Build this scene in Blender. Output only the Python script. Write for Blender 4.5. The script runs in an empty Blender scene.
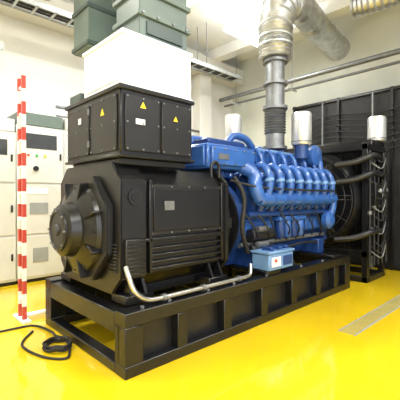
import bpy, bmesh, math, random
from mathutils import Vector, Matrix
random.seed(4)
scene = bpy.context.scene
PI = math.pi

# ------------------------------------------------------------ materials
def mat(name, col, rough=0.5, metal=0.0, var=0.08, scale=6.0, bump=0.0, coat=0.0, emit=None, es=0.0):
    m = bpy.data.materials.new(name); m.use_nodes = True
    nt = m.node_tree; b = nt.nodes['Principled BSDF']
    tc = nt.nodes.new('ShaderNodeTexCoord')
    n = nt.nodes.new('ShaderNodeTexNoise'); n.inputs['Scale'].default_value = scale; n.inputs['Detail'].default_value = 5
    nt.links.new(tc.outputs['Object'], n.inputs['Vector'])
    r = nt.nodes.new('ShaderNodeValToRGB')
    c1 = [max(0, c*(1-var)) for c in col]+[1]; c2 = [min(1, c*(1+var)) for c in col]+[1]
    r.color_ramp.elements[0].position = 0.3; r.color_ramp.elements[1].position = 0.7
    r.color_ramp.elements[0].color = c1; r.color_ramp.elements[1].color = c2
    nt.links.new(n.outputs['Fac'], r.inputs['Fac']); nt.links.new(r.outputs['Color'], b.inputs['Base Color'])
    b.inputs['Roughness'].default_value = rough; b.inputs['Metallic'].default_value = metal
    b.inputs['Coat Weight'].default_value = coat
    if bump:
        bp = nt.nodes.new('ShaderNodeBump'); bp.inputs['Strength'].default_value = bump; bp.inputs['Distance'].default_value = 0.01
        n2 = nt.nodes.new('ShaderNodeTexNoise'); n2.inputs['Scale'].default_value = scale*5
        nt.links.new(tc.outputs['Object'], n2.inputs['Vector'])
        nt.links.new(n2.outputs['Fac'], bp.inputs['Height']); nt.links.new(bp.outputs['Normal'], b.inputs['Normal'])
    if emit:
        b.inputs['Emission Color'].default_value = (*emit, 1); b.inputs['Emission Strength'].default_value = es
    return m

M = dict(
 floor=mat('yellow_epoxy', (0.76,0.53,0.012), 0.10, 0, 0.07, 0.8, 0.04, 0.5),
 wall=mat('wall_paint', (0.70,0.69,0.64), 0.8, 0, 0.04, 1.5),
 wall_g=mat('wall_grey', (0.62,0.64,0.58), 0.8, 0, 0.06, 1.5),
 ceil=mat('ceiling_paint', (0.84,0.85,0.84), 0.85, 0, 0.04, 1.5),
 black=mat('black_enamel', (0.006,0.006,0.007), 0.30, 0, 0.2, 5, 0.05),
 black2=mat('black_panel', (0.010,0.010,0.011), 0.40, 0, 0.2, 5),
 rubber=mat('black_rubber', (0.01,0.01,0.01), 0.6, 0, 0.2, 8),
 tarp=mat('black_partition', (0.006,0.007,0.008), 0.6, 0, 0.4, 3, 1.0),
 blue=mat('engine_blue', (0.030,0.105,0.36), 0.28, 0, 0.18, 6, 0.04, 0.35),
 blue2=mat('engine_blue_dark', (0.013,0.046,0.18), 0.35, 0, 0.2, 8),
 lblue=mat('light_blue', (0.14,0.27,0.50), 0.35, 0, 0.1, 8),
 white=mat('white_enamel', (0.86,0.88,0.88), 0.4, 0, 0.03, 3),
 cab=mat('cabinet_beige', (0.60,0.61,0.58), 0.45, 0, 0.04, 3),
 green=mat('greygreen_enamel', (0.11,0.15,0.135), 0.45, 0, 0.10, 4),
 teal=mat('teal_grey_enamel', (0.05,0.075,0.07), 0.45, 0, 0.10, 4),
 silver=mat('aluminium_cladding', (0.55,0.56,0.56), 0.34, 0.85, 0.22, 7, 0.9),
 chrome=mat('bright_steel', (0.74,0.76,0.78), 0.3, 0.65, 0.05, 9),
 ss=mat('stainless', (0.50,0.50,0.48), 0.3, 0.9, 0.08, 9),
 steel=mat('dull_steel', (0.22,0.23,0.24), 0.45, 0.7, 0.15, 9),
 galv=mat('galvanised', (0.50,0.52,0.52), 0.45, 0.6, 0.12, 12),
 red=mat('red_paint', (0.55,0.07,0.05), 0.4),
 yellow=mat('label_yellow', (0.85,0.62,0.02), 0.4),
 wlab=mat('label_white', (0.80,0.80,0.80), 0.4),
 glass=mat('dark_glass', (0.05,0.055,0.06), 0.1, 0, 0.1),
 greenbtn=mat('green_button', (0.05,0.45,0.12), 0.4),
 trim=mat('grey_trim', (0.28,0.30,0.30), 0.6),
 grate=mat('yellow_grey_grating', (0.40,0.36,0.14), 0.5),
 lamp=mat('lamp_diffuser', (0.9,0.9,0.9), 0.4, emit=(1,0.98,0.94), es=5),
)

# ------------------------------------------------------------ builder
class B:
    def __init__(s, name):
        s.name=name; s.bm=bmesh.new(); s.mats=[]
    def mi(s, m):
        if m not in s.mats: s.mats.append(m)
        return s.mats.index(m)
    def _merge(s, t, m, smooth=False, M4=None):
        i=s.mi(m)
        if M4 is not None: bmesh.ops.transform(t, matrix=M4, verts=t.verts)
        bmesh.ops.recalc_face_normals(t, faces=t.faces)
        for f in t.faces: f.material_index=i; f.smooth=smooth
        me=bpy.data.meshes.new('t'); t.to_mesh(me); t.free()
        s.bm.from_mesh(me); bpy.data.meshes.remove(me)
    def box(s, lo, hi, m, bev=0.008, rot=None):
        t=bmesh.new(); bmesh.ops.create_cube(t, size=1)
        lo=Vector(lo); hi=Vector(hi); c=(lo+hi)/2; d=hi-lo
        for v in t.verts: v.co=Vector((v.co.x*d.x, v.co.y*d.y, v.co.z*d.z))
        if bev>0:
            bev=min(bev, 0.45*min(abs(d.x),abs(d.y),abs(d.z)))
            bmesh.ops.bevel(t, geom=t.edges[:], offset=bev, segments=1, affect='EDGES')
        R=Matrix.Translation(c)
        if rot: R = R @ rot
        s._merge(t, m, False, R)
    def prism(s, poly, axis, a, b, m, bev=0.0):
        t=bmesh.new()
        def P(p,q):
            return {'x':(q,p[0],p[1]),'y':(p[0],q,p[1]),'z':(p[0],p[1],q)}[axis]
        va=[t.verts.new(P(p,a)) for p in poly]; vb=[t.verts.new(P(p,b)) for p in poly]
        t.faces.new(va); t.faces.new(vb)
        n=len(poly)
        for i in range(n): t.faces.new((va[i],va[(i+1)%n],vb[(i+1)%n],vb[i]))
        if bev>0: bmesh.ops.bevel(t, geom=t.edges[:], offset=bev, segments=2, affect='EDGES')
        s._merge(t,m)
    def cyl(s, p0, p1, r, m, seg=28, r2=None, bev=0.0):
        p0=Vector(p0); p1=Vector(p1); d=p1-p0; L=d.length
        prof=[(r,0),(r2 if r2 is not None else r, L)]
        if bev>0 and r2 is None:
            prof=[(r-bev,0),(r,bev),(r,L-bev),(r-bev,L)]
        s.lathe(p0,d,prof,m,seg)
    def lathe(s, p0, d, prof, m, seg=28):
        d=Vector(d).normalized(); q=d.to_track_quat('Z','Y').to_matrix().to_4x4()
        t=bmesh.new(); rings=[]
        for (r,z) in prof:
            rings.append([t.verts.new((r*math.cos(2*PI*i/seg), r*math.sin(2*PI*i/seg), z)) for i in range(seg)])
        for a,b in zip(rings,rings[1:]):
            for i in range(seg): t.faces.new((a[i],a[(i+1)%seg],b[(i+1)%seg],b[i]))
        t.faces.new(rings[0]); t.faces.new(rings[-1])
        s._merge(t,m,True,Matrix.Translation(Vector(p0))@q)
    def tube(s, pts, r, m, seg=12, sub=6, smooth=True):
        pts=[Vector(p) for p in pts]
        if smooth and len(pts)>2:
            P=[]; n=len(pts)
            for i in range(n-1):
                a=pts[max(i-1,0)]; b=pts[i]; c=pts[i+1]; d=pts[min(i+2,n-1)]
                for k in range(sub):
                    u=k/sub
                    P.append(0.5*((2*b)+(c-a)*u+(2*a-5*b+4*c-d)*u*u+(3*b-a-3*c+d)*u**3))
            P.append(pts[-1]); pts=P
        t=bmesh.new(); rings=[]; up=None
        for i,p in enumerate(pts):
            tg=(pts[min(i+1,len(pts)-1)]-pts[max(i-1,0)]).normalized()
            if up is None:
                up=Vector((0,0,1)) if abs(tg.z)<0.9 else Vector((1,0,0))
            x=up-tg*up.dot(tg); x.normalize(); y=tg.cross(x); up=x
            rr=r(i) if callable(r) else r
            rings.append([t.verts.new(p+x*rr*math.cos(2*PI*k/seg)+y*rr*math.sin(2*PI*k/seg)) for k in range(seg)])
        for a,b in zip(rings,rings[1:]):
            for k in range(seg): t.faces.new((a[k],a[(k+1)%seg],b[(k+1)%seg],b[k]))
        t.faces.new(rings[0]); t.faces.new(rings[-1])
        s._merge(t,m,True)
    def bolts(s, pts, d, r, h, m):
        for p in pts:
            p=Vector(p); s.cyl(p, p+Vector(d).normalized()*h, r, m, seg=6)
    def done(s, parent=None):
        me=bpy.data.meshes.new(s.name); s.bm.to_mesh(me); s.bm.free()
        for m in s.mats: me.materials.append(M[m])
        try: me.set_sharp_from_angle(angle=math.radians(40))
        except Exception: pass
        o=bpy.data.objects.new(s.name, me); scene.collection.objects.link(o)
        if parent: o.parent=parent
        return o

GEN=bpy.data.objects.new('diesel_generator_set',None); scene.collection.objects.link(GEN)

# ------------------------------------------------------------ room
XL,XR,YF,YB,H = -4.5,6.9,-5.0,4.9,5.7
b=B('floor'); b.box((XL,YF,-0.1),(XR,YB,0),'floor',0); b.done()
b=B('ceiling'); b.box((XL,YF,H),(XR,YB,H+0.1),'ceil',0); b.done()
b=B('wall_back'); b.box((XL,YB,0),(XR,YB+0.15,H),'wall',0); b.done()
b=B('wall_right'); b.box((XR,YF,0),(XR+0.15,YB,H),'wall_g',0); b.done()
b=B('wall_left'); b.box((XL-0.15,YF,0),(XL,YB,H),'wall',0); b.done()
b=B('baseboard_back'); b.box((XL,YB-0.02,0),(XR,YB,0.12),'trim',0.002); b.done()
for i,x in enumerate((-2.2,0.6,3.3,5.6)):
    b=B('trim_%d'%(i+1)); b.box((x,YF,H-0.30),(x+0.3,YB,H),'ceil',0.01); b.done()  # ceiling beams running front to back
b=B('trim_5'); b.box((XL,YB-0.45,H-0.75),(XR,YB,H-0.30),'wall',0.01); b.done()  # beam along the top of the back wall
for i,x in enumerate((2.5,5.2)):
    b=B('trim_%d'%(6+i)); b.box((x,YB-0.3,0),(x+0.45,YB,H-0.75),'wall',0.01); b.done()  # columns standing against the back wall

b=B('black_partition_screen')
b.box((6.3,-4.5,0),(6.36,2.3,3.72),'tarp',0.004)
y=-4.5
while y<2.35:
    b.box((6.24,y-0.03,0),(6.3,y+0.03,3.76),'black',0.004); y+=1.13
for z in (0.05,3.72):
    b.box((6.25,-4.5,z-0.03),(6.3,2.33,z+0.03),'black',0.004)
# sagging cables tied along the screen
for k in range(7):
    z=2.6+k*0.13
    b.tube([(6.22,-3.2,z),(6.2,-2.0,z-0.18-0.05*k),(6.22,-0.9,z+0.05),(6.2,0.2,z-0.12),(6.22,1.4,z),(6.22,2.2,z-0.3)],0.014,'rubber',8)
for y in (-1.9,-0.75,0.38,1.5):
    b.cyl((6.2,y,0.0),(6.2,y,3.7),0.02,'steel',8)
b.done()

# ------------------------------------------------------------ skid base
b=B('skid_base_frame')
L=4.25; W=1.78; HB=0.54
for (y0,sgn) in ((0,1),(W,-1)):
    def yy(a): return y0+sgn*a
    def bx(x0,x1,a,c,z0,z1,m='black',bv=0.006):
        ya,yb=sorted((yy(a),yy(c))); b.box((x0,ya,z0),(x1,yb,z1),m,bv)
    bx(0,L,0,0.17,HB-0.12,HB)
    bx(0,L,0,0.17,0,0.10)
    xs=[0,0.62,1.25,1.9,2.55,3.2,3.75,L]
    for i,x in enumerate(xs):
        w=0.18 if i in (0,len(xs)-1) else 0.12
        x0=min(max(x-w/2,0),L-w)
        bx(x0,x0+w,0.0,0.17,0.1,HB-0.12)
    for i in range(len(xs)-1):
        bx(xs[i],xs[i+1],0.10,0.115,0.1,HB-0.12,'black2',0)
for x in (0.0,1.45,2.9,L-0.14):
    b.box((x,0.17,HB-0.2),(x+0.14,W-0.17,HB-0.02),'black')
b.box((0.0,0.17,0.0),(0.12,W-0.17,0.09),'black')
b.box((L-0.12,0.17,0.0),(L,W-0.17,0.09),'black')
b.bolts([(x,0.05,HB) for x in (0.2,0.5,1.0,1.4,2.0,2.8,3.4,3.9)],(0,0,1),0.018,0.02,'steel')
b.done(GEN)

# ------------------------------------------------------------ alternator
b=B('alternator')
Z0=HB
cy,cz=0.9,1.18
def octo(y0,y1,z0,z1,c):
    return [(y0+c,z0),(y1-c,z0),(y1,z0+c),(y1,z1-c),(y1-c,z1),(y0+c,z1),(y0,z1-c),(y0,z0+c)]
b.prism(octo(0.27,1.53,0.62,1.78,0.16),'x',0.36,1.50,'black',0.006)
b.prism(octo(0.23,1.57,0.60,1.82,0.17),'x',0.10,0.37,'black',0.012)
b.prism(octo(0.23,1.57,0.60,1.82,0.17),'x',1.44,1.52,'black',0.012)
b.prism(octo(0.36,1.44,0.70,1.70,0.28),'x',0.03,0.10,'black2',0.012)
b.lathe((0.04,cy,cz),(-1,0,0),[(0.46,0),(0.44,0.05),(0.34,0.09),(0.27,0.11),(0.25,0.2),(0.22,0.22)],'black',40)
b.lathe((-0.17,cy,cz),(-1,0,0),[(0.205,0),(0.205,0.03),(0.17,0.04),(0.165,0.028),(0.06,0.03),(0.05,0.05)],'black2',40)
b.bolts([(-0.20,cy+0.187*math.cos(a*PI/4),cz+0.187*math.sin(a*PI/4)) for a in range(8)],(-1,0,0),0.012,0.015,'steel')
b.bolts([(0.0,cy+0.40*math.cos(a*PI/6),cz+0.40*math.sin(a*PI/6)) for a in range(12)],(-1,0,0),0.018,0.03,'black2')
for a in range(8):
    an=a*PI/4+PI/8; d=Vector((0,math.cos(an),math.sin(an)))
    c=Vector((-0.01,cy,cz))+d*0.37
    b.box(c-Vector((0.05,0.12,0.012)),c+Vector((0.05,0.12,0.012)),'black',0.004,Matrix.Rotation(an,4,'X'))
for (ya,yb) in ((0.29,0.45),(1.35,1.51)):
    for k in range(9):
        z=0.82+k*0.03; b.box((0.085,ya,z),(0.10,yb,z+0.014),'black2',0.003)
def sidepanel(yf,sg):
    def bb(x0,x1,a,c,z0,z1,m,bv=0.005):
        ya,yb=sorted((yf+sg*a,yf+sg*c)); b.box((x0,ya,z0),(x1,yb,z1),m,bv)
    bb(0.42,1.40,0,-0.022,1.13,1.62,'black2')
    bb(0.46,1.36,-0.022,-0.034,1.17,1.58,'black')
    for x in (0.40,1.38): bb(x,x+0.035,0,-0.05,0.78,1.66,'black')
    for k in range(5): bb(0.40,1.41,0,-0.04,0.80+k*0.065,0.825+k*0.065,'black')
    bb(0.36,1.44,0.0,-0.05,1.08,1.11,'black')
    b.bolts([(x,yf-sg*0.022,z) for x in (0.44,0.68,0.91,1.14,1.38) for z in (1.15,1.60)],(0,-sg,0),0.01,0.012,'steel')
sidepanel(0.27,1); sidepanel(1.53,-1)
for x0,x1 in ((0.12,0.42),(1.15,1.45)):
    b.box((x0,0.18,Z0),(x1,0.44,0.62),'black'); b.box((x0,1.36,Z0),(x1,1.62,0.62),'black')
    b.prism([(0.20,0.62),(0.32,0.62),(0.30,0.82)],'x',x0+0.06,x0+0.09,'black')
    b.prism([(0.20,0.62),(0.32,0.62),(0.30,0.82)],'x',x1-0.09,x1-0.06,'black')
b.box((0.36,0.42,Z0),(1.45,1.38,0.64),'black2')
b.box((0.13,0.19,0.78),(0.34,0.23,1.12),'black2')
for k in range(9): b.box((0.14,0.178,0.80+k*0.035),(0.33,0.19,0.815+k*0.035),'black',0.003)
b.box((0.58,0.222,1.37),(0.70,0.236,1.46),'steel',0.002)
b.cyl((0.24,0.228,1.50),(0.24,0.215,1.50),0.07,'black2',24); b.cyl((0.24,0.216,1.50),(0.24,0.208,1.50),0.045,'black',24)
for y in (0.3,1.5): b.tube([(1.3,y,1.72),(1.3,y,1.85),(1.36,y,1.9),(1.42,y,1.85),(1.42,y,1.72)],0.018,'black')
b.lathe((1.52,cy,cz),(1,0,0),[(0.60,0),(0.60,0.05),(0.50,0.07),(0.50,0.22),(0.58,0.24),(0.58,0.28)],'black',40)
for k in range(10):
    an=k*PI/5; d=Vector((0,math.cos(an),math.sin(an))); c=Vector((1.66,cy,cz))+d*0.51
    b.box(c-Vector((0.07,0.02,0.06)),c+Vector((0.07,0.02,0.06)),'black2',0.003,Matrix.Rotation(an,4,'X'))
b.done(GEN)

b=B('stainless_pipe')
b.tube([(0.13,0.20,0.88),(0.12,0.13,0.80),(0.15,0.08,0.68),(0.27,0.07,0.595),(0.45,0.07,0.58)],0.023,'ss')
b.cyl((0.45,0.07,0.58),(1.62,0.07,0.58),0.023,'ss')
for x in (0.45,0.95,1.5): b.cyl((x-0.02,0.07,0.58),(x+0.02,0.07,0.58),0.034,'steel')
b.tube([(1.62,0.07,0.58),(1.72,0.08,0.60),(1.78,0.12,0.70)],0.023,'ss')
b.done(GEN)

# ------------------------------------------------------------ terminal box
b=B('alternator_terminal_box')
x0,x1,y0,y1,z0,z1=0.12,0.98,0.27,1.42,1.86,2.50
b.box((x0+0.04,y0+0.06,1.80),(x1-0.04,y1-0.06,z0),'black2')
b.box((x0,y0,z0),(x1,y1,z1),'black',0.012)
b.box((x0-0.02,y0-0.02,z1-0.03),(x1+0.02,y1+0.02,z1+0.012),'black',0.006)
b.box((x0-0.02,y0-0.02,z0),(x1+0.02,y1+0.02,z0+0.03),'black',0.006)
for (xa,xb) in ((x0+0.04,x0+0.42),(x0+0.45,x1-0.04)):
    b.box((xa,y0-0.016,z0+0.06),(xb,y0,z1-0.07),'black2',0.005)
    b.bolts([(xx,y0-0.016,zz) for xx in (xa+0.02,(xa+xb)/2,xb-0.02) for zz in (z0+0.08,(z0+z1)/2,z1-0.09)],(0,-1,0),0.009,0.01,'steel')
def tri(cx,cz_,s,plane,off):
    p=[(cx-s,cz_-s*0.8),(cx+s,cz_-s*0.8),(cx,cz_+s)]
    if plane=='y': b.prism(p,'y',off-0.004,off,'yellow')
    else: b.prism(p,'x',off-0.004,off,'yellow')
tri(x0+0.23,z1-0.15,0.032,'y',y0-0.016)
b.box((x0+0.15,y0-0.02,z1-0.33),(x0+0.25,y0-0.016,z1-0.28),'wlab',0)
tri(x0+0.62,z1-0.22,0.028,'y',y0-0.016)
for (ya,yb) in ((y0+0.05,y0+0.55),(y0+0.59,y1-0.05)):
    b.box((x0-0.016,ya,z0+0.06),(x0,yb,z1-0.07),'black2',0.005)
    b.bolts([(x0-0.016,yy_,zz) for yy_ in (ya+0.02,(ya+yb)/2,yb-0.02) for zz in (z0+0.08,(z0+z1)/2,z1-0.09)],(-1,0,0),0.009,0.01,'steel')
tri(y0+0.30,z1-0.2,0.036,'x',x0-0.016)
b.box((x0-0.02,y0+0.76,z1-0.24),(x0-0.016,y0+0.82,z1-0.18),'wlab',0)
for zz in (2.0,2.32): b.box((x0-0.035,y0+0.56,zz),(x0-0.016,y0+0.585,zz+0.06),'steel',0.003)
b.box((x0+0.02,1.13,z1+0.012),(x1-0.02,1.40,z1+0.12),'teal',0.01)
b.done(GEN)

b=B('white_busbar_enclosure')
b.box((0.17,0.31,2.513),(1.00,1.10,3.02),'white',0.01)
b.box((0.155,0.295,2.99),(1.015,1.115,3.03),'white',0.006)
b.box((0.21,0.302,2.58),(0.96,0.31,2.96),'white',0.003)
b.box((0.162,0.36,2.58),(0.17,1.05,2.96),'white',0.003)
b.done()
b=B('bus_duct')
b.box((0.38,0.38,3.033),(1.08,0.90,3.09),'green',0.006)
b.box((0.42,0.42,3.09),(1.04,0.86,5.69),'green',0.008)
for z in (3.28,3.52,3.95,4.5): b.box((0.39,0.39,z),(1.07,0.89,z+0.05),'green',0.005)
b.box((0.50,0.40,3.12),(0.96,0.42,3.25),'teal',0.004)
b.bolts([(x,0.39,3.305) for x in (0.44,0.62,0.82,1.0)],(0,-1,0),0.014,0.015,'steel')
b.done()
b=B('cable_riser_duct')
b.box((0.34,1.35,3.25),(0.80,1.75,5.69),'green',0.008)
for z in (3.27,3.7,4.1,4.6): b.box((0.32,1.33,z),(0.82,1.77,z+0.05),'teal',0.005)
b.done()
b=B('hanging_cable_duct')
b.box((-0.1,1.7,3.9),(0.12,1.95,5.69),'galv',0.008)
for z in (4.1,4.5,4.9): b.box((-0.12,1.68,z),(0.14,1.97,z+0.04),'galv',0.004)
b.done()

# ------------------------------------------------------------ engine
b=B('diesel_engine')
XE0,XE1=1.82,4.15
b.prism([(0.62,0.60),(1.18,0.60),(1.25,0.9),(1.28,1.25),(0.52,1.25),(0.55,0.9)],'x',XE0,XE1,'blue2',0.01)
b.box((XE0,0.45,0.95),(XE1,1.35,1.2),'blue',0.02)
for k in range(8):
    x=1.95+k*0.27
    for yf,sg in ((0.45,-1),(1.35,1)):
        ya,yb=sorted((yf,yf+sg*0.03))
        b.box((x,ya,0.98),(x+0.22,yb,1.17),'blue',0.01)
        b.bolts([(x+0.03,yf+sg*0.03,1.0),(x+0.19,yf+sg*0.03,1.0),(x+0.03,yf+sg*0.03,1.15),(x+0.19,yf+sg*0.03,1.15)],(0,sg,0),0.01,0.01,'steel')
for x in (2.0,3.7):
    for (ya,yb) in ((0.03,0.62),(1.18,1.76)):
        b.box((x,ya,HB),(x+0.28,yb,HB+0.05),'black')
    b.box((x+0.05,0.30,HB+0.05),(x+0.23,0.62,0.82),'blue2',0.01)
    b.box((x+0.05,1.18,HB+0.05),(x+0.23,1.5,0.82),'blue2',0.01)
b.lathe((XE0-0.02,cy,cz),(1,0,0),[(0.57,0),(0.57,0.10),(0.50,0.18),(0.48,0.26)],'blue2',40)
b.bolts([(XE0-0.02+0.10,cy+0.54*math.cos(a*PI/8),cz+0.54*math.sin(a*PI/8)) for a in range(16)],(1,0,0),0.015,0.03,'steel')
for sg in (-1,1):
    R=Matrix.Rotation(-sg*0.6,4,'X')
    b.prism([(cy+sg*0.08,1.2),(cy+sg*0.46,1.2),(cy+sg*0.60,1.62),(cy+sg*0.30,1.80)],'x',2.15,XE1,'blue2',0.01)
    for k in range(8):
        x=2.18+k*0.247
        c=Vector((x+0.11,cy+sg*0.45,1.74))
        b.box(c-Vector((0.10,0.17,0.06)),c+Vector((0.10,0.17,0.06)),'blue',0.02,R)
        c2=c+(R@Vector((0,0,0.10)))
        b.box(c2-Vector((0.09,0.13,0.05)),c2+Vector((0.09,0.13,0.05)),'blue',0.025,R)
        c3=c+(R@Vector((0,0,0.155)))
        b.cyl(c3,c3+(R@Vector((0,0,0.02))),0.02,'steel',8)
        b.tube([(x+0.10,cy+sg*0.40,1.86),(x+0.10,cy+sg*0.55,1.92),(x+0.10,cy+sg*0.66,1.84),(x+0.10,cy+sg*0.70,1.68),(x+0.10,cy+sg*0.66,1.50)],0.05,'blue')
        b.cyl((x+0.10,cy+sg*0.688,1.74),(x+0.10,cy+sg*0.698,1.70),0.064,'lblue',16)
        b.tube([(x+0.21,cy+sg*0.50,1.62),(x+0.21,cy+sg*0.62,1.55),(x+0.21,cy+sg*0.63,1.42),(x+0.21,cy+sg*0.5,1.3)],0.02,'blue')
        b.cyl((x+0.1,cy+sg*0.50,1.22),(x+0.1,cy+sg*0.56,1.40),0.05,'blue2',14)
    b.cyl((2.12,cy+sg*0.64,1.47),(4.18,cy+sg*0.64,1.47),0.088,'blue',24,bev=0.02)
    for k in range(7): b.cyl((2.38+k*0.247,cy+sg*0.64,1.47),(2.41+k*0.247,cy+sg*0.64,1.47),0.10,'blue',24)
    b.cyl((2.0,cy+sg*0.56,1.27),(4.15,cy+sg*0.56,1.27),0.04,'blue2',16)
    b.cyl((1.9,cy+sg*0.50,0.88),(4.1,cy+sg*0.50,0.88),0.03,'steel',12)
    b.tube([(2.0,cy+sg*0.56,0.8),(2.6,cy+sg*0.58,0.76),(3.3,cy+sg*0.57,0.8),(4.0,cy+sg*0.58,0.75)],0.018,'rubber')
b.cyl((2.2,cy-0.1,1.98),(4.1,cy-0.1,1.98),0.10,'blue2',20); b.cyl((2.2,cy+0.1,1.98),(4.1,cy+0.1,1.98),0.10,'blue2',20)
b.box((1.36,0.42,1.84),(2.25,1.38,2.14),'blue',0.02)
b.box((1.40,0.38,1.88),(2.20,0.42,2.10),'blue',0.015)
b.box((1.33,0.46,1.87),(1.36,1.34,2.11),'blue',0.01)
b.bolts([(x,0.38,z) for x in (1.43,1.62,1.80,1.98,2.17) for z in (1.90,2.08)],(0,-1,0),0.012,0.015,'steel')
b.box((1.50,0.372,1.95),(1.68,0.38,2.02),'steel',0)
b.box((1.45,0.5,2.14),(2.15,0.78,2.22),'blue2',0.02)
b.box((1.50,0.85,2.14),(2.1,1.3,2.30),'blue',0.03)
b.tube([(1.9,0.62,2.20),(2.05,0.62,2.32),(2.3,0.62,2.30),(2.5,0.66,2.2)],0.05,'blue')
b.box((1.62,0.55,1.5),(1.80,1.25,1.84),'blue2',0.02)
for sg in (-1,1):
    b.tube([(2.0,cy+sg*0.40,1.92),(2.12,cy+sg*0.55,1.80),(2.08,cy+sg*0.62,1.62),(2.14,cy+sg*0.64,1.47)],0.09,'blue',18)
for k in range(6):
    x=2.36+k*0.29
    b.box((x,0.62,1.98),(x+0.22,0.82,2.15),'blue',0.03)
    b.box((x,0.98,1.98),(x+0.22,1.18,2.17),'blue',0.03)
    b.tube([(x+0.11,0.66,2.12),(x+0.11,0.58,2.17),(x+0.11,0.50,2.08),(x+0.11,0.46,1.96)],0.03,'blue')
b.cyl((2.2,0.90,2.22),(4.0,0.90,2.22),0.055,'blue',16)
b.cyl((2.3,0.72,2.20),(4.0,0.72,2.20),0.03,'lblue',12)
for (x,y) in ((3.95,0.55),(3.95,1.25),(3.35,1.28),(2.75,1.28)):
    z=2.18
    b.lathe((x,y-0.13,z),(0,1,0),[(0.08,0),(0.15,0.03),(0.17,0.10),(0.15,0.17),(0.08,0.2),(0.08,0.26)],'blue',24)
    b.tube([(x,y,z+0.05),(x+0.1,y,z+0.14),(x+0.22,y,z+0.1),(x+0.25,y,z-0.08)],0.07,'blue',14)
def can(x,y,z,h,r):
    b.cyl((x,y,z-0.22),(x,y,z),r*0.7,'blue2',20)
    b.lathe((x,y,z),(0,0,1),[(r*0.9,0),(r,0.02),(r,h-0.03),(r*0.93,h),(r*0.3,h+0.012)],'chrome',32)
    b.cyl((x,y,z+0.04),(x,y,z+0.06),r*1.03,'steel',32)
can(3.60,0.52,2.34,0.52,0.16)
can(2.72,1.22,2.36,0.44,0.13)
b.box((4.13,0.40,0.75),(4.26,1.40,1.9),'blue2',0.03)
b.lathe((4.22,cy,1.25),(1,0,0),[(0.22,0),(0.22,0.06),(0.12,0.08)],'black2',28)
b.lathe((4.05,0.33,1.12),(0,-1,0),[(0.15,0),(0.15,0.08),(0.1,0.12),(0.06,0.13)],'blue',24)
b.tube([(4.05,0.28,1.12),(4.12,0.24,1.35),(4.14,0.30,1.62),(4.12,0.45,1.9),(4.15,0.5,2.1)],0.06,'blue',14)
for k in range(4):
    x=2.75+k*0.17
    b.lathe((x,0.36,1.16),(0,0,-1),[(0.06,0),(0.065,0.02),(0.065,0.22),(0.04,0.25)],'blue' if k%2 else 'blue2',18)
b.box((2.66,0.29,1.16),(3.36,0.44,1.22),'blue',0.01)
for z in (0.80,1.0):
    b.cyl((2.06,0.36,z),(2.5,0.36,z),0.085,'black2',20,bev=0.01); b.cyl((2.14,0.30,z+0.08),(2.36,0.30,z+0.08),0.04,'steel',14)
for k in range(9):
    y=0.22+random.random()*0.1
    xs0=1.9+k*0.25
    b.tube([(xs0,0.33,1.3+random.random()*.1),(xs0+0.08,y,1.15),(xs0+0.2,y+0.02,1.05-random.random()*.1),(xs0+0.3,0.4,0.85)],0.011,'rubber',8)
b.tube([(1.75,0.36,1.75),(1.85,0.28,1.5),(1.82,0.28,1.1),(1.95,0.3,0.8)],0.03,'rubber')
b.tube([(1.65,0.32,1.7),(1.9,0.30,1.66),(2.15,0.20,1.62),(3.0,0.17,1.60),(4.0,0.17,1.6)],0.014,'rubber',8)
b.done(GEN)

b=B('engine_control_box')
b.box((1.99,0.0,0.595),(2.52,0.27,0.80),'lblue',0.015)
b.box((1.97,-0.01,0.80),(2.54,0.28,0.83),'lblue',0.008)
b.box((2.03,-0.012,0.64),(2.22,0.0,0.76),'wlab',0.004); b.box((2.28,-0.012,0.64),(2.48,0.0,0.76),'blue2',0.004)
b.cyl((2.1,-0.01,0.72),(2.1,-0.03,0.72),0.018,'red',12)
for x in (2.1,2.28,2.42): b.box((x,0.05,0.83),(x+0.07,0.2,0.87),'blue2',0.005)
b.tube([(2.5,0.15,0.72),(2.62,0.12,0.70),(2.7,0.10,0.60),(2.72,0.1,0.56)],0.015,'rubber',8)
b.done(GEN)

# ------------------------------------------------------------ radiator
b=B('radiator')
rx0,rx1,ry0,ry1,rz=4.75,5.6,-0.08,1.9,2.45
for x in (rx0,rx1-0.1):
    for y in (ry0,ry1-0.1): b.box((x,y,0),(x+0.1,y+0.1,rz),'black',0.006)
for z in (0,0.45,rz-0.12):
    b.box((rx0,ry0,z),(rx1,ry0+0.08,z+0.1),'black',0.005); b.box((rx0,ry1-0.08,z),(rx1,ry1,z+0.1),'black',0.005)
    b.box((rx0,ry0,z),(rx0+0.08,ry1,z+0.1),'black',0.005); b.box((rx1-0.08,ry0,z),(rx1,ry1,z+0.1),'black',0.005)
b.box((rx0+0.35,ry0+0.05,0.5),(rx1-0.12,ry1-0.05,rz-0.1),'tarp',0.01)
b.box((rx0+0.25,ry0+0.02,rz-0.12),(rx1,ry1-0.02,rz+0.08),'black',0.015)
for k in range(26): b.box((rx0+0.10,ry0+0.1+k*0.068,0.58),(rx0+0.35,ry0+0.105+k*0.068,rz-0.15),'black2',0)
b.lathe((rx0+0.02,cy,1.45),(-1,0,0),[(0.88,-0.1),(0.88,0),(0.80,0.12),(0.78,0.12),(0.78,0.06)],'black',48)
for r in (0.2,0.35,0.5,0.65,0.78):
    b.tube([(rx0-0.14,cy+r*math.cos(a*PI/18),1.45+r*math.sin(a*PI/18)) for a in range(37)],0.008,'black2',6,1,False)
for a in range(12):
    an=a*PI/6; b.cyl((rx0-0.14,cy,1.45),(rx0-0.13,cy+0.8*math.cos(an),1.45+0.8*math.sin(an)),0.008,'black2',6)
b.cyl((4.32,cy,1.45),(rx0,cy,1.45),0.06,'steel')
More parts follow.
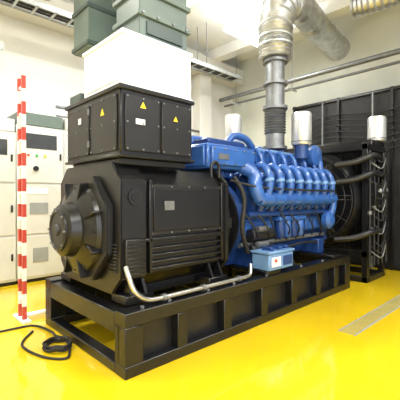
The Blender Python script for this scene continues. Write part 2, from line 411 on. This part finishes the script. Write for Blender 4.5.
for a in range(6):
    an=a*PI/3
    c=Vector((rx0-0.04,cy+0.4*math.cos(an),1.45+0.4*math.sin(an)))
    b.box(c-Vector((0.012,0.33,0.09)),c+Vector((0.012,0.33,0.09)),'black2',0.004,Matrix.Rotation(an,4,'X')@Matrix.Rotation(0.5,4,'Y'))
for (z,x) in ((2.2,4.85),(1.9,5.0),(0.9,4.95)):
    b.tube([(4.42,0.35,z-0.15),(4.55,0.05,z-0.1),(4.7,-0.16,z),(x+0.1,-0.18,z),(x+0.35,-0.14,z-0.05),(x+0.4,0.0,z-0.1)],0.05,'black2',14)
for k in range(5):
    x=4.72+k*0.19
    b.cyl((x,-0.13,0.3),(x,-0.13,2.3-k*0.12),0.022,'black2',10)
    b.cyl((x,-0.13,1.2+k*0.1),(x,-0.13,1.26+k*0.1),0.04,'steel',12)
b.box((4.8,-0.2,1.35),(5.1,-0.09,1.75),'black',0.01); b.box((5.2,-0.19,0.7),(5.5,-0.09,1.1),'black',0.01)
b.cyl((5.0,-0.2,1.62),(5.0,-0.215,1.62),0.03,'wlab',20)
for k in range(14):
    z=0.5+k*0.13+random.random()*0.1
    b.tube([(4.72+random.random()*.2,-0.1,z),(4.95,-0.24,z-0.12),(5.2,-0.22,z+0.08),(5.5,-0.12,z-0.05)],0.012,'rubber' if k%3 else 'steel',8)
b.lathe((5.38,0.0,rz+0.08),(0,0,1),[(0.14,0),(0.16,0.02),(0.16,0.42),(0.14,0.46),(0.04,0.47)],'chrome',32)
b.cyl((5.38,0,rz+0.12),(5.38,0,rz+0.14),0.165,'steel',32)
b.done(GEN)

# ------------------------------------------------------------ exhaust
b=B('exhaust_pipe')
ex,ey=3.41,0.9
b.lathe((ex,ey,2.29),(0,0,1),[(0.20,0),(0.20,0.05),(0.155,0.06),(0.155,0.25)],'steel',32)
pr=[]
for k in range(9): pr += [(0.15,0.25+k*0.045),(0.185,0.272+k*0.045)]
b.lathe((ex,ey,2.29),(0,0,1),pr+[(0.15,0.66)],'steel',32)
b.cyl((ex,ey,2.94),(ex,ey,3.75),0.155,'steel',32)
for z in (2.95,3.35,3.72): b.cyl((ex,ey,z),(ex,ey,z+0.05),0.205,'steel',32)
pts=[Vector((ex,ey,3.78)),Vector((ex,ey,4.0))]
for k in range(7):
    a=k/6*PI/2*0.8
    pts.append(Vector((ex+0.9*(1-math.cos(a)),ey+0.2*(1-math.cos(a)),4.12+0.9*math.sin(a))))
e=pts[-1]
pts += [e+Vector((0.5,0.1,0.18)),e+Vector((1.1,0.2,0.22)),e+Vector((1.7,0.3,0.2)),Vector((XR-0.02,e.y+0.4,e.z+0.15))]
b.tube(pts,lambda i:0.265+0.012*math.cos(i*PI),'silver',32,8,True)
for i in range(1,8):
    d=(pts[i+1]-pts[i-1]).normalized(); b.cyl(pts[i]-d*0.015,pts[i]+d*0.015,0.286,'galv',32)
b.cyl((ex,ey,4.2),(ex-0.02,ey,H-0.02),0.20,'silver',28)
for z in (4.7,5.2): b.cyl((ex,ey,z),(ex,ey,z+0.03),0.215,'galv',28)
b.done()
b=B('flexible_foil_duct')
pts=[(5.1,-3.6,5.15),(5.1,-2.6,5.05),(5.05,-1.6,5.13),(5.1,-0.6,5.02),(5.1,0.3,5.08)]
b.tube(pts,lambda i:0.20+0.014*math.cos(i*PI),'silver',28,18,True)
for y in (-3,-1.2,0.1): b.cyl((5.1,y,5.2),(5.1,y,5.69),0.012,'steel',8)
b.done()

b=B('ceiling_pipe')
b.cyl((5.95,-4.8,4.32),(5.95,4.55,4.32),0.055,'steel',16)
b.cyl((6.15,-4.8,4.18),(6.15,4.55,4.18),0.03,'steel',12)
for y in (-3,-1,2.2,4):
    b.box((5.85,y,4.11),(6.25,y+0.04,4.15),'galv',0.003); b.cyl((6.05,y+0.02,4.15),(6.05,y+0.02,5.69),0.01,'steel',8)
b.done()

def tray(name,axis,a0,a1,c,w,z,hang,mt='galv'):
    b=B(name)
    def bx(s0,s1,t0,t1,z0,z1,m):
        if axis=='x': b.box((s0,t0,z0),(s1,t1,z1),m,0.003)
        else: b.box((t0,s0,z0),(t1,s1,z1),m,0.003)
    bx(a0,a1,c-w/2,c-w/2+0.02,z,z+0.1,mt); bx(a0,a1,c+w/2-0.02,c+w/2,z,z+0.1,mt)
    s=a0
    while s<a1-0.05:
        bx(s,s+0.04,c-w/2,c+w/2,z,z+0.02,mt); s+=0.3
    for k in range(3):
        t=c-w/2+0.08+k*(w-0.16)/2
        p0=(a0,t,z+0.05) if axis=='x' else (t,a0,z+0.05); p1=(a1,t,z+0.05) if axis=='x' else (t,a1,z+0.05)
        b.cyl(p0,p1,0.022,'rubber',8)
    for s in hang:
        for t in (c-w/2+0.01,c+w/2-0.01):
            p=(s,t,z+0.1) if axis=='x' else (t,s,z+0.1); q=(p[0],p[1],H-0.01)
            b.cyl(p,q,0.01,'steel',8)
    b.done()
tray('cable_tray','x',-4.3,5.7,3.7,0.35,4.62,(-3,-1,1.6,4.4))
tray('cable_tray','x',-4.3,-0.2,2.9,0.4,3.45,(-3,-1.6,-0.5))
b=B('wall_conduit')
b.cyl((1.2,4.55,3.3),(5.1,4.55,3.3),0.035,'steel',10)
b.cyl((1.2,4.55,3.12),(5.1,4.55,3.12),0.02,'steel',10)
for x in (1.6,2.7,3.6,4.6): b.box((x,4.53,3.05),(x+0.04,4.899,3.36),'galv',0.003)
b.cyl((3.5,4.86,3.05),(3.5,4.86,1.3),0.025,'galv',10)
b.box((3.4,4.80,2.75),(3.62,4.899,3.0),'white',0.01)
b.done()

# ------------------------------------------------------------ switchgear cabinets
def cabinet(x,w,h,var):
    b=B('switchgear_cabinet')
    yf=4.0
    b.box((x,yf,0.06),(x+w,4.75,h),'cab',0.008)
    b.box((x+0.02,yf+0.03,0),(x+w-0.02,4.72,0.06),'black2',0)
    zs=[0.1,0.85,1.75,h-0.04]
    for i in range(3):
        b.box((x+0.02,yf-0.02,zs[i]),(x+w-0.02,yf,zs[i+1]-0.03),'cab',0.008)
        b.box((x+w-0.09,yf-0.04,(zs[i]+zs[i+1])/2-0.06),(x+w-0.06,yf-0.02,(zs[i]+zs[i+1])/2+0.06),'black2',0.004)
    b.box((x+0.14,yf-0.028,h-0.40),(x+w-0.14,yf-0.02,h-0.14),'glass',0.003)
    for k in range(3): b.cyl((x+0.18+k*0.14,yf-0.02,h-0.52),(x+0.18+k*0.14,yf-0.04,h-0.52),0.022,('red','greenbtn','yellow')[k],12)
    b.box((x+0.2,yf-0.03,1.2),(x+w-0.3,yf-0.02,1.4),'trim',0.003)
    b.box((x+0.12,yf-0.026,1.55),(x+w-0.3,yf-0.02,1.66),'wlab',0.002)
    b.box((x+0.25,yf-0.03,0.35),(x+w-0.3,yf-0.02,0.6),'trim',0.003)
    b.cyl((x+0.3,yf-0.02,2.0),(x+0.3,yf-0.06,2.0),0.045,'black2',16)
    b.box((x+0.02,yf-0.01,h),(x+w-0.02,4.7,h+0.22),'cab' if var else 'green',0.01)
    b.done()
for i,(x,h) in enumerate(((-1.32,2.5),(-0.50,2.6),(0.32,2.75),(1.14,2.75))):
    cabinet(x,0.81,h,i%2)

# ------------------------------------------------------------ red/white striped barrier post
b=B('striped_barrier_post')
def striped(p0,p1,w,n):
    p0=Vector(p0);p1=Vector(p1)
    for k in range(n):
        a=p0.lerp(p1,k/n); c=p0.lerp(p1,(k+1)/n)
        lo=Vector([min(a[i],c[i])-(w if abs(p1[i]-p0[i])<1e-6 else 0) for i in range(3)])
        hi=Vector([max(a[i],c[i])+(w if abs(p1[i]-p0[i])<1e-6 else 0) for i in range(3)])
        b.box(lo,hi,'red' if k%2==0 else 'white',0.001)
bx,by=-0.16,2.02
striped((bx,by,0.03),(bx,by,2.95),0.022,19)
striped((bx,by+0.16,0.03),(bx,by+0.16,2.95),0.02,19)
for k in range(9): b.box((bx-0.012,by+0.02,0.25+k*0.32),(bx+0.012,by+0.15,0.28+k*0.32),'white',0.002)
b.box((bx-0.05,by-0.1,0),(bx+0.05,by+0.3,0.03),'white',0.005)
b.cyl((bx+0.0,by+0.05,0.055),(bx+1.27,by+0.05,0.055),0.028,'white',14)
b.box((bx+1.22,by-0.03,0),(bx+1.3,by+0.13,0.03),'white',0.004)
b.done()

# ------------------------------------------------------------ floor cable coil & trench strip
b=B('cable_coil')
pts=[]
for k in range(97):
    a=k/96*2*PI*4; r=0.115+0.012*math.sin(k*0.7)
    pts.append((-0.16+r*math.cos(a),1.0+1.25*r*math.sin(a),0.016+0.018*k/96*3+0.006*math.sin(k*1.3)))
b.tube(pts,0.012,'rubber',8,1,False)
b.tube([pts[-1],(-0.1,1.2,0.05),(-0.07,1.4,0.03),(-0.12,1.75,0.013),(-0.30,1.82,0.013),(-0.9,1.85,0.013)],0.012,'rubber',8)
b.tube([pts[0],(-0.1,0.85,0.016),(-0.2,0.7,0.013),(-0.35,0.9,0.013),(-0.4,1.3,0.013),(-0.2,1.6,0.013)],0.012,'rubber',8)
b.done()
b=B('floor_trench_grating')
b.box((2.3,-0.90,0.0),(4.4,-0.885,0.006),'trim',0); b.box((2.3,-0.72,0.0),(4.4,-0.705,0.006),'trim',0)
for k in range(85):
    x=2.3+k*0.0247
    b.box((x,-0.885,0.0),(x+0.008,-0.72,0.005),'grate',0)
b.done()

# ------------------------------------------------------------ lights
def lampfix(x,y,e,z=H-0.75):
    b=B('ceiling_lamp')
    b.box((x-0.65,y-0.09,z),(x+0.65,y+0.09,z+0.06),'lamp',0.01)
    b.box((x-0.62,y-0.06,z-0.02),(x+0.62,y+0.06,z),'lamp',0.005)
    for s in (-0.5,0.5): b.cyl((x+s,y,z+0.06),(x+s,y,H-0.005),0.008,'steel',6)
    b.done()
    for (dz,rx,f) in ((-0.05,0,0.7),(0.09,PI,0.3)):  # downward lamp light, then an upward fill added to brighten ceiling and beams
        l=bpy.data.lights.new('lamp_light','AREA'); l.shape='RECTANGLE'; l.size=1.3; l.size_y=0.3; l.energy=e*f; l.color=(1,0.98,0.93)
        o=bpy.data.objects.new('lamp_light',l); o.location=(x,y,z+dz); o.rotation_euler=(rx,0,0); scene.collection.objects.link(o)
for x in (-3.0,-0.9,1.9,4.5):
    for y in (-2.6,2.4): lampfix(x,y,110 if (x<0 and y>0) else (160 if x<3 else 115))
l=bpy.data.lights.new('daylight','AREA'); l.shape='RECTANGLE'; l.size=8; l.size_y=4.5; l.energy=330; l.color=(1.0,0.99,0.97)
o=bpy.data.objects.new('daylight',l); o.location=(-1.5,-6.4,2.8); o.rotation_euler=(math.radians(88),0,math.radians(-10)); scene.collection.objects.link(o)

w=bpy.data.worlds.new('World'); scene.world=w; w.use_nodes=True
bg=w.node_tree.nodes['Background']; bg.inputs[0].default_value=(0.95,0.97,1,1); bg.inputs[1].default_value=0.8

# ------------------------------------------------------------ camera
c=bpy.data.cameras.new('camera'); c.sensor_width=36; c.lens=349/400*36
o=bpy.data.objects.new('camera',c); scene.collection.objects.link(o)
o.location=(-1.502,-2.475,1.5); o.rotation_euler=(math.radians(89.5),0,math.radians(-43.4))
scene.camera=o
scene.view_settings.view_transform='Standard'
